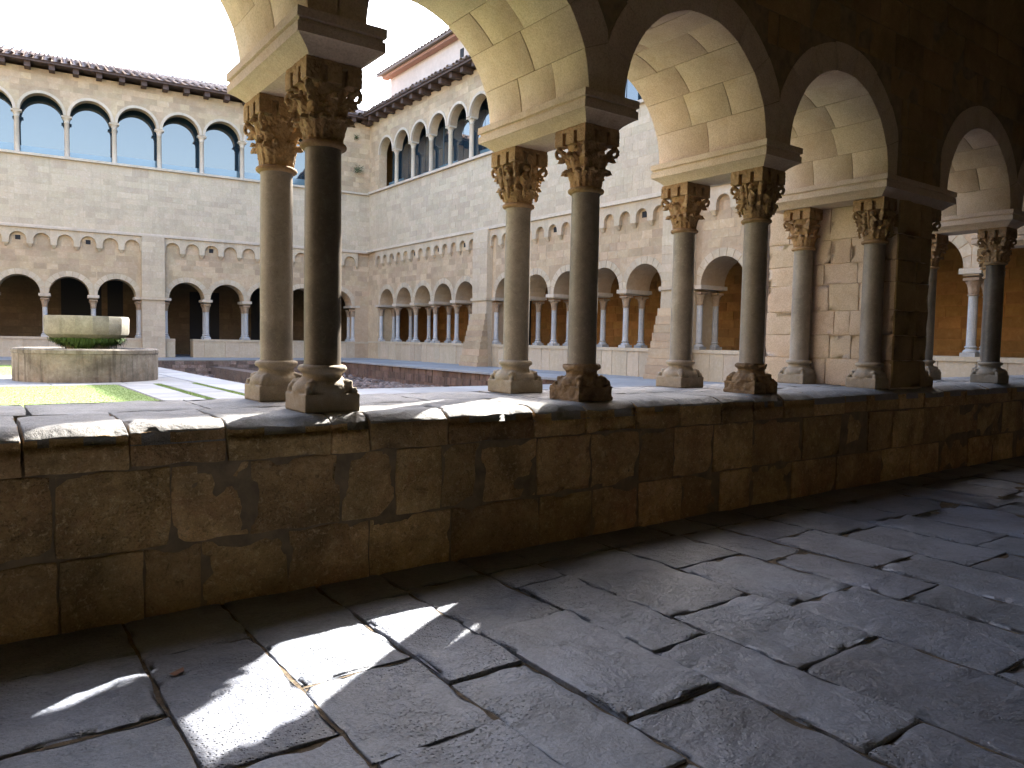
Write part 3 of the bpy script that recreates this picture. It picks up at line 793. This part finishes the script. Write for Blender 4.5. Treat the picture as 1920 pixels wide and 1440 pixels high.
def far_column(parent, x, y, z, k=0, group=None):
    c = link('column', me_fsh, None, parent, (x, y, z+.27))
    link('base', me_fba, None, c, (0, 0, -.27)); link('capital', me_fcp[k % 2], None, c, (0, 0, 1.24))
    return c
b_ = MB(); b_.lathe([(.14, 0), (.15, .04), (.125, .08), (.12, .12), (.112, 1.72), (.135, 1.74), (.115, 1.77), (.15, 1.88), (.21, 1.97)], 12, cap=False); b_.box(-.23, .23, -.2, .2, 1.97, 2.05)
me_uc = b_.mesh('upper_column'); auto_smooth(me_uc, 50); me_uc.materials.append(M_trim)
def tile_mesh(L):
    b_ = MB(); n_ = 6; vs = []
    for (yy, zz, r_) in ((0, 0, .155), (L, L*.36, .125)):
        for k in range(n_+1):
            a = PI*k/n_; vs.append((r_*math.cos(a), yy, zz+r_*math.sin(a)*.8))
        for k in range(n_+1):
            a = PI*k/n_; vs.append(((r_-.018)*math.cos(a), yy, zz+(r_-.018)*math.sin(a)*.8))
    m_ = n_+1; fs = []
    for k in range(n_):
        fs.append((k, k+1, 2*m_+k+1, 2*m_+k)); fs.append((m_+k+1, m_+k, 3*m_+k, 3*m_+k+1)); fs.append((k+1, k, m_+k, m_+k+1))
    b_.add(vs, fs); return b_.mesh('tile')
me_tile = tile_mesh(.5)

def wing(root, s0, s1, bays, dz, up_cols, up_pitch, back_mat, detail=True, doors=(), par_gap=None, nich=.9, depth=5.2, g0_=None, g1_=None, flare=True):
    """local frame: x along the facade, y into the building, z up (same datum as the camera)"""
    zt = ZP+dz; zi = ZIT+dz; TH = 1.24
    g0_ = s0 if g0_ is None else g0_; g1_ = s1 if g1_ is None else g1_
    zs = zi
    rr = 0.86
    # lower arcade: spandrel plate over each bay, parapet, columns
    cents = []; piers = [s0]
    for (a, b, n_) in bays:
        p = (b-a)/n_
        for k in range(n_): cents.append(a+p*(k+.5))
        piers += [a, b]
    piers.append(s1)
    r_l = (bays[0][1]-bays[0][0])/bays[0][2]/2-.18
    Z1 = 4.93+dz
    mb = MB(); arch_plate(mb, cents, r_l, zs, s0, s1, Z1, 0, TH, 14)
    me = mb.mesh('wall'); part('wall', mb, M_far, root)
    # solid piers between bays and ends
    mb = MB()
    pr_ = []
    for a, b in zip(piers[0::2], piers[1::2]):
        if b-a > .05:
            aa = a+.06 if a > s0+.01 else a; bb = b-.06 if b < s1-.01 else b
            mb = MB(); mb.box(aa, bb, .0, TH, ZG-.3, zs-.001); pr_.append((aa, bb))
            part('pier', mb, M_far, root)
    for (a, b) in pr_:
        if a > s0+.5 and b < s1-.5:
            mb = MB(); mb.box(a+.02, b-.02, -.32, -.002, ZG-.2, 4.95+dz)
            mb.box(a-.03, b+.03, -.40, .0, 1.62+dz, 1.74+dz)
            o = part('buttress', mb, M_farp, root)
            z = ZG-.1; k = 0; e = 0
            while z < .95 and flare:
                h = rng.uniform(.24, .36); out = .42+(.95-z)*.22
                mb = MB(); mb.box(a-.03-(.95-z)*.05, b+.03+(.95-z)*.05, -out, -.30, z+.008, z+h)
                part('stone', mb, M_far, root); z += h
            z = .97 if flare else ZG-.1
            while z < 4.6 and detail:
                h = rng.uniform(.26, .36); cx_ = (a+b)/2+rng.uniform(-.2, .2); zb = min(z+h, 4.92+dz)
                if not (zb > 1.6+dz and z < 1.75+dz):
                    for p, q in ((a+.01, cx_), (cx_, b-.01)):
                        mb = MB(); mb.box(p+.005, q-.005, -.325-rng.uniform(0, .012), -.31, z+.005, zb-.005); part('stone', mb, M_farp, root)
                z += h
    # parapet with coping and blocks
    gaps = par_gap or []
    segs = [(s0, s1)]
    for g0, g1 in gaps: segs = [(s0, g0), (g1, s1)]
    for (a, b) in segs:
        mb = MB(); mb.box(a, b, .03, TH-.03, ZG-.3, zt-.12); part('parapet', mb, M_far, root)
        mb = MB(); mb.box(a, b, -.03, TH+.03, zt-.12, zt); part('coping', mb, M_farp, root)
        if detail:
            x = a
            while x < b:
                w = rng.uniform(.5, 1.2)
                mb = MB(); mb.box(x+.01, min(x+w, b)-.01, -.0+rng.uniform(0, .02), .1, ZG-.1, zt-.125); part('stone', mb, M_farp, root); x += w
    k = 0
    for (a, b, n_) in bays:
        p = (b-a)/n_
        for i in range(n_+1):
            for t in ((.2, 1.04) if detail else (.2,)):
                if any(g0-.1 < a+p*i < g1+.1 for g0, g1 in gaps) and False: continue
                far_column(root, a+p*i, t, zt, k); k += 1
            if 0 < i < n_:
                mb = MB(); mb.box(a+p*i-.19, a+p*i+.19, -.0, TH, zi-.18, zi-.14); mb.box(a+p*i-.26, a+p*i+.26, -.07, TH+.07, zi-.14, zi-.001)
                part('impost_block', mb, M_trim, root)
            else:
                s_ = 1 if i == 0 else -1
                mb = MB(); xa, xb = sorted((a+p*i-.35*s_, a+p*i+.26*s_)); mb.box(xa, xb, -.07, TH+.07, zi-.14, zi-.001); part('impost_block', mb, M_trim, root)
    # rings of voussoirs round the arches
    if detail:
        for c in cents:
            mb = MB(); nv = 11
            for v in range(nv):
                a0, a1 = PI*v/nv+.012, PI*(v+1)/nv-.012; vs = []
                for a in (a0, (a0+a1)/2, a1):
                    for r_ in (r_l, r_l+.27):
                        xx = c-max(-r_l-.17, min(r_l+.17, r_*math.cos(a))); vs += [(xx, -.014, zs+r_*math.sin(a)), (xx, .0, zs+r_*math.sin(a))]
                mb.add(vs, [(0,4,6,2),(4,8,10,6),(0,1,5,4),(4,5,9,8),(2,6,7,3),(6,10,11,7),(0,2,3,1),(8,9,11,10)])
            part('arch_ring', mb, M_farp, root)
    # blind arcade of hanging corbels under the string course
    for (a, b, n_) in bays:
        m_ = max(1, int(round((b-a+.3)/nich))); pp = (b-a+.3)/m_
        cc = [a-.15+pp*(q+.5) for q in range(m_)]
        rn = pp/2-.14
        mb = MB(); arch_plate(mb, cc, rn, 4.36+dz, a-.15, b+.15, 4.93+dz, -.17, -.002, 8, zb=4.16+dz)
        for q in range(m_+1):
            xq = a-.15+pp*q; w0, w1 = (-.11, .11)
            if q == 0: w0 = 0
            if q == m_: w1 = 0
            mb.add([(xq+w0, -.17, 4.16+dz), (xq+w1, -.17, 4.16+dz), (xq+w1, -.002, 4.16+dz), (xq+w0, -.002, 4.16+dz), (xq+w0*.5, -.06, 4.0+dz), (xq+w1*.5, -.06, 4.0+dz), (xq+w1*.5, -.002, 4.0+dz), (xq+w0*.5, -.002, 4.0+dz)],
                   [(0,1,5,4),(1,2,6,5),(3,0,4,7),(4,5,6,7)])
        part('corbel_table', mb, M_farp, root)
        if detail:
            for q in range(2, m_, 3):
                mb = MB(); mb.box(cc[q]-.11, cc[q]+.11, -.02, -.003, 4.33+dz, 4.55+dz); part('putlog_hole', mb, M_dark, root)
    # string course, plain band, sill course
    mb = MB(); mb.box(s0, s1, -.26, .3, 4.935+dz, 5.02+dz); mb.box(s0, s1, -.19, .3, 5.02+dz, 5.10+dz); part('string_course', mb, M_trim, root)
    ZS = 8.48+dz
    mb = MB(); mb.box(s0, s1, .02, TH, 5.11+dz, ZS); part('wall', mb, M_farp, root)
    mb = MB(); mb.box(s0, s1, -.12, 1.3, ZS+.003, ZS+.12); part('sill_course', mb, M_trim, root)
    # upper windows
    z0u = ZS+.12; zsp = z0u+2.05; ru = up_pitch/2-.14; ZE = 12.75+dz
    uc = [ (a+b)/2 for a, b in zip(up_cols[:-1], up_cols[1:]) if abs(b-a-up_pitch) < .4 ]
    mb = MB(); arch_plate(mb, uc, ru, zsp, s0, s1, ZE, 0, .5, 16)
    part('wall', mb, M_far, root)
    mb = MB()
    runs = []; 
    lo = s0
    for c in sorted(uc):
        if c-up_pitch/2-lo > .35: runs.append((lo, c-ru))
        lo = c+up_pitch/2
    if s1-lo > .2: runs.append((lo-.14, s1))
    for a, b in runs:
        mb = MB(); mb.box(a, b, .001, .5, z0u, zsp); part('wall', mb, M_far, root)
        if detail and b-a > .5:
            z = z0u+.02
            while z < zsp-.1:
                x = a
                while x < b-.1:
                    w = rng.uniform(.35, .6); m3 = MB(); m3.box(x+.006, min(x+w, b)-.006, -rng.uniform(.004, .016), .02, z+.006, min(z+.29, zsp)-.006); part('stone', m3, M_far, root); x += w
                z += .29
    for x in up_cols:
        if any(a-.05 < x < b-.1 for a, b in runs): continue
        link('upper_column', me_uc, None, root, (x, .22, z0u))
    for c in uc:
        mb = MB(); n_ = 16; vs = []; fs = []
        for k in range(n_+1):
            a = PI*k/n_
            for r_, yy in ((ru+.13, -.03), (ru-.001, -.03), (ru-.001, .1), (ru+.13, .0)):
                vs.append((c-r_*math.cos(a), yy, zsp+r_*math.sin(a)))
        for k in range(n_):
            a, b = 4*k, 4*k+4
            fs += [(a, b, b+1, a+1), (a+1, b+1, b+2, a+2), (a+3, b+3, b, a)]
        mb.add(vs, fs); part('arch_ring', mb, M_trim, root)
        mb = MB(); mb.box(c-up_pitch/2+.02, c+up_pitch/2-.02, 1.0, 1.03, z0u-.05, ZE-.3); o = part('glass_pane', mb, M_glass, root)
        if detail and rng.random() < .7: mb = MB(); mb.box(c-up_pitch/2+.05, c+up_pitch/2-.05, .70, .715, z0u+.03, z0u+rng.choice((.40, .46, .52))); part('glass_rail', mb, M_rail, root)
    mb = MB()
    for c in uc[::3]: mb.box(c-up_pitch/2-.02, c-up_pitch/2+.02, .97, 1.04, z0u-.05, ZE-.3)
    if uc: part('window_mullion', mb, M_metal, root)
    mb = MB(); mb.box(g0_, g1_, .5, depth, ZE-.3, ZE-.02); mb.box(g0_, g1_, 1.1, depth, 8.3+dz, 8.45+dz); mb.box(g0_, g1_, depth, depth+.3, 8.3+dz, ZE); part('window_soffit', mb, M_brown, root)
    # facing stones of the plain parts
    if detail:
        cnt = 0; rest = MB()
        zrows = []; z = 5.12+dz
        while z < ZS-.12: zrows.append(z); z += .29
        zrows[-1:] = [ZS-.0]
        cand = [(a, b, za, zb, .02, M_farp) for a, b, za, zb in blocks_uniform(zrows, s0, s1, .42, .85, rng)]
        zrows = []; z = zsp-.0
        while z < ZE: zrows.append(z); z += .30
        for a, b, za, zb in blocks_uniform(zrows, s0, s1, .4, .7, rng):
            if fits(a, b, za, zb, uc, ru+.14, zsp): cand.append((a, b, za, zb, .0, M_far))
        zrows = []; z = zi
        while z < 4.95+dz: zrows.append(z); z += .30
        for a, b, za, zb in blocks_uniform(zrows, s0, s1, .4, .7, rng):
            if any(a < q1+.1 and b > q0-.1 for q0, q1 in pr_ if q0 > s0+.5 and q1 < s1-.5): continue
            if fits(a, b, za, zb, cents, r_l+.28, zs): cand.append((a, b, za, zb, .0, M_far))
        rng.shuffle(cand)
        cand.sort(key=lambda q: 0 if q[2] < ZS and q[2] > 5+dz else 1)
        rests = {}
        for (a, b, za, zb, y0, mt) in cand:
            pr2 = rng.uniform(.003, .010)
            if b-a < .08: continue
            if cnt < 230:
                m2 = MB(); m2.box(a+.005, b-.005, y0-pr2, y0+.03, za+.004, zb-.004, skip=('k',)); part('stone', m2, mt, root); cnt += 1
            else:
                m2 = rests.setdefault(mt.name, (MB(), mt))[0]; m2.box(a+.005, b-.005, y0-pr2, y0+.03, za+.004, zb-.004, skip=('k',))
        for m2, mt in rests.values(): stuff(part('stonework', m2, mt, root))
    # gallery inside
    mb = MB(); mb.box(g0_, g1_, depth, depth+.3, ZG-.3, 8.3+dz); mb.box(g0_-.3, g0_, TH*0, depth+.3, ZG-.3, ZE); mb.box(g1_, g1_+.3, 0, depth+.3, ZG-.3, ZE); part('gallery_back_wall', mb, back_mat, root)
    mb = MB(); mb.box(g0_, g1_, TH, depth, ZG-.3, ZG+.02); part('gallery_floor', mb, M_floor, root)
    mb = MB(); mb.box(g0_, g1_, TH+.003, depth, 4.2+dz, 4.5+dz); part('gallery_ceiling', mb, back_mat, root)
    if detail:
        x = s0
        z = ZG+.1
        m2 = MB()
        while z < 4.0:
            x = s0 - rng.uniform(0, .5)
            while x < s1:
                w = rng.uniform(.5, 1.0); m2.box(max(x, s0)+.01, min(x+w, s1)-.01, depth-.02, depth+.01, z+.01, z+.34); x += w
            z += .36
        stuff(part('back_stonework', m2, back_mat, root))
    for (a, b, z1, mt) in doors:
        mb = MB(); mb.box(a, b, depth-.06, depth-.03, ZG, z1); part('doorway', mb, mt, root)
    # eaves: rafters, gutter board, tiles
    if detail:
        x = s0+.4
        while x < s1:
            mb = MB(); mb.box(x-.13, x+.13, -.60, .1, ZE-.14, ZE+.14); part('rafter', mb, M_wood, root); x += 1.02
    mb = MB(); mb.box(s0, s1, -.70, .5, ZE+.145, ZE+.18); mb.box(s0, s1, -.74, -.703, ZE+.10, ZE+.24); part('eaves_board', mb, M_wood, root)
    zt0 = ZE+.27
    mb = MB(); L = 4.6; mb.add([(g0_, -.80, zt0-.06), (g1_, -.80, zt0-.06), (g1_, L, zt0-.06+(L+.8)*.36), (g0_, L, zt0-.06+(L+.8)*.36), (g1_, 2*L, zt0-.6), (g0_, 2*L, zt0-.6)], [(0, 1, 2, 3), (3, 2, 4, 5)])
    part('roof', mb, M_tile, root)
    if detail:
        x = g0_+.1; rest = MB(); me = me_tile
        while x < g1_:
            o = link('tile', me_tile, M_tile, root, (x+rng.uniform(-.01, .01), -.86+rng.uniform(-.03, .03), zt0-.02))
            for q in range(1, 10):
                ox, oy = x+rng.uniform(-.01, .01), -.86+q*.46; oz = zt0-.02+q*.46*.36
                rest.add([(v.co.x+ox, v.co.y+oy, v.co.z+oz) for v in me.vertices], [tuple(p.vertices) for p in me.polygons])
            if rng.random() < .25: o.rotation_euler = (rng.uniform(-.06, .06), rng.uniform(-.1, .1), rng.uniform(-.12, .12)); o.location.y += rng.uniform(-.07, .05)
            x += .40+rng.uniform(-.02, .02)
        stuff(part('roof_tiles', rest, M_tile, root))
    return root

# far wing, facing the viewer (turned five degrees)
thf = -math.atan(.093)
farw = thing('cloister_wing', 'pale cloister wing straight across the courtyard with blue glazed arches above the fountain', 'building', (0, 44.64, 0), thf)
cs_ = math.cos(thf)
def fx(X): return X/cs_
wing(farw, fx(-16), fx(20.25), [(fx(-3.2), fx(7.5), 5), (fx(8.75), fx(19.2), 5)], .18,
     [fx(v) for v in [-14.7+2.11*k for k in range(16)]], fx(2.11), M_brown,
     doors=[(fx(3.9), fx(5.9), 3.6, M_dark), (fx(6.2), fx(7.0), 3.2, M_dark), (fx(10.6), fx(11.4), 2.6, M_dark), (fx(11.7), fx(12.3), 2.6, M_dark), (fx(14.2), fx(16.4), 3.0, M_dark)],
     par_gap=[(fx(9.2), fx(10.1))], nich=.965, g1_=fx(25.9), flare=False)
# right wing
rw = thing('cloister_wing', 'cloister wing along the excavation, with bracketed eaves and dark green upper windows', 'building', (20.111, 43.0, 0), -PI/2)
sY = lambda Y: 43.0-Y
wing(rw, 0, 37.6, [(sY(41.4), sY(30.61), 5), (sY(29.23), sY(18.44), 5), (sY(17.05), sY(6.27), 5)], .24,
     [sY(41.6-1.99*k) for k in range(17)], 1.99, M_ochre,
     doors=[(sY(38.6), sY(33.0), 3.2, M_dark)], nich=.86, g0_=.02, g1_=37.6)
# left wing (outside the picture, it lights the yard)
lw = thing('cloister_wing', 'sunlit cloister wing on the far left side of the courtyard, beyond the picture edge', 'building', (-15.0, 5.3, 0), PI/2)
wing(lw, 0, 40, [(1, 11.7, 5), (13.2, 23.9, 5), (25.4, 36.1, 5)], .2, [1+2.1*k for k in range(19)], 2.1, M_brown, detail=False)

# taller building behind the right wing
hb = thing('tall_building', 'tall pink plastered building with red tiled eaves rising behind the right hand wing', 'building')
mb = MB(); mb.box(23.4, 34, 36.2, 46.6, 13.4, 17.55); mb.box(25.7, 34, 36.2, 46.6, -1.5, 13.39); part('wall', mb, M_plaster, hb)
mb = MB()
def slope(mb, x0, z0, x1, z1, y0, y1, th=.12):
    mb.add([(x0, y0, z0), (x0, y1, z0), (x1, y1, z1), (x1, y0, z1), (x0, y0, z0+th), (x0, y1, z0+th), (x1, y1, z1+th), (x1, y0, z1+th)],
           [(0,3,2,1),(4,5,6,7),(0,1,5,4),(1,2,6,5),(2,3,7,6),(3,0,4,7)])
slope(mb, 22.7, 17.52, 28.5, 19.1, 35.8, 47.3); slope(mb, 34.6, 17.52, 28.5, 19.1, 35.8, 47.3); part('roof', mb, M_tile, hb)
mb = MB(); mb.box(22.95, 23.38, 35.9, 47.0, 17.35, 17.52); part('cornice', mb, plain_mat('red_brick_cornice', (.38,.20,.14), .9, c2=(.30,.16,.11), s=3), hb)
mb = MB(); mb.box(23.36, 23.44, 37.4, 37.75, 15.9, 16.7); part('window', mb, M_dark, hb)
m2 = MB(); y = 35.9
b0 = len(me_tile.vertices)
while y < 47.2:
    for q in range(12):
        ox = 22.66+q*.46; oz = 17.64+q*.46*.272
        m2.add([(ox+v.co.y, y+v.co.x, oz+v.co.z*.95) for v in me_tile.vertices], [tuple(reversed(p.vertices)) for p in me_tile.polygons])
    y += .4
stuff(part('roof_tiles', m2, M_tile, hb))

hb2 = thing('rear_range', 'lower plastered range joined to the tall pink building behind the bracketed wing', 'building')
mb = MB(); mb.box(23.4, 34, 5, 36.18, 13.4, 16.8); mb.box(25.7, 34, 5, 36.18, -1.5, 13.39); part('wall', mb, M_plaster, hb2)
mb = MB(); slope(mb, 22.7, 16.85, 28.5, 18.0, 4.5, 35.75); slope(mb, 34.6, 16.85, 28.5, 18.0, 4.5, 35.75); part('roof', mb, M_tile, hb2)

# unseen pine inferred from shade on the parapet; added, crown shaped to cast it
M_bark = plain_mat('pine_bark', (.10,.065,.04), .95, c2=(.05,.035,.025), s=9, bump=.8)
M_needle = plain_mat('pine_needles', (.045,.085,.025), .7, c2=(.03,.055,.018), s=2)
pine = thing('added_shade_pine', 'unseen umbrella pine added behind the massive pier to shade the parapet top', 'tree')
TC = Vector((12.5, 12.9, 10.5))
mb = MB(); tp = [(14.25, 9.8, ZG-.1), (14.2, 9.9, 1.5), (14.3, 9.95, 3.6), (14.0, 10.4, 5.6), (13.5, 11.3, 7.6), (12.9, 12.3, 9.2)]
tube(mb, tp, [.24, .20, .18, .16, .13, .09], 10)
for k in range(9):
    a = 2*PI*k/9; tube(mb, [tp[4+(k % 2)], (TC.x+1.1*math.cos(a), TC.y+.35*math.sin(a), 9.7), (TC.x+2.2*math.cos(a), TC.y+.6*math.sin(a), 10.3)], [.07, .05, .02], 6)
tube(mb, [tp[3], (11.8, 11.2, 8.6), (9.9, 11.8, 10.2)], [.11, .08, .04], 8)
part('trunk', mb, M_bark, pine, smooth=True)
mb = MB(); rg = random.Random(21)
for _ in range(9500):
    d = Vector((rg.gauss(0, 1), rg.gauss(0, 1), rg.gauss(0, 1))); d.normalize(); q = rg.random()**.45
    p = TC + Vector((d.x*3.2, d.y*.84, d.z*.84))*q; p += Vector((0, 0, .12*noise.noise(p*1.3)))
    u = Vector((rg.uniform(-1, 1), rg.uniform(-1, 1), rg.uniform(-1, 1))).normalized()*.09; w = u.orthogonal().normalized()*.10
    mb.add([p-u-w, p+u-w, p+u+w, p-u+w], [(0, 1, 2, 3)])
for _ in range(9500):  # second crown lobe, added to keep sun off the parapet's left end
    d = Vector((rg.gauss(0, 1), rg.gauss(0, 1), rg.gauss(0, 1))); d.normalize(); q = rg.random()**.45
    p = Vector((10.15, 11.85, 10.6)) + Vector((d.x*1.9, d.y*1.25, d.z*1.15))*q
    u = Vector((rg.uniform(-1, 1), rg.uniform(-1, 1), rg.uniform(-1, 1))).normalized()*.09; w = u.orthogonal().normalized()*.10
    mb.add([p-u-w, p+u-w, p+u+w, p-u+w], [(0, 1, 2, 3)])
stuff(part('crown', mb, M_needle, pine))

# roof aerial and weeds on the far corner
an = thing('roof_aerial', 'thin faint aerial mast standing on the ridge of the far left roof', 'aerial', (3.4, 48.6, 14.2))
mb = MB(); tube(mb, [(0, 0, 0), (0, 0, 2.1)], .025, 5); part('mast', mb, M_metal, an)
mb = MB(); tube(mb, [(-.3, 0, 1.9), (.3, 0, 1.9)], .015, 4); tube(mb, [(-.2, 0, 1.6), (.2, 0, 1.6)], .015, 4); part('crossbar', mb, M_metal, an)
def weed(label, loc, r, n_, seed):
    b_ = MB(); rg = random.Random(seed)
    for _ in range(7):
        e = Vector(loc)+Vector((rg.uniform(-1, 1)*r, -rg.uniform(0, .3)*r, rg.uniform(-.5, 1)*r)); tube(b_, [Vector(loc), (Vector(loc)+e)/2+Vector((0, -.03, 0)), e], .012, 4)
    for _ in range(n_):
        d = Vector((rg.gauss(0, 1), rg.gauss(0, 1), rg.gauss(0, .8))); d.normalize(); p = Vector(loc)+d*r*rg.uniform(.3, 1)
        u = d.orthogonal().normalized()*.03; w = Vector((rg.uniform(-1, 1), rg.uniform(-1, 1), rg.uniform(-1, 1))).normalized()*.06
        b_.add([p, p+u, p+u+w, p+w], [(0, 1, 2, 3)])
    return tag(part('wall_plant', b_, M_weed, None), label, 'plant')
weed('small dark plant growing from the upper corner wall between the two wings', (19.3, 42.65, 10.1), .38, 260, 4)
weed('tuft of weed sprouting high on the wall under the corner eaves', (19.2, 42.7, 12.0), .2, 90, 5)
# dried leaf and debris on the flags
lf = MB(); lf.add([(.66, 3.20, ZF+.012), (.70, 3.215, ZF+.016), (.705, 3.25, ZF+.02), (.67, 3.245, ZF+.012), (.645, 3.225, ZF+.014)], [(0, 1, 2, 3, 4)])
tag(part('fallen_leaf', lf, M_gold, None), 'small dry reddish leaf lying in the floor joint within the left sunlit strip', 'leaf')
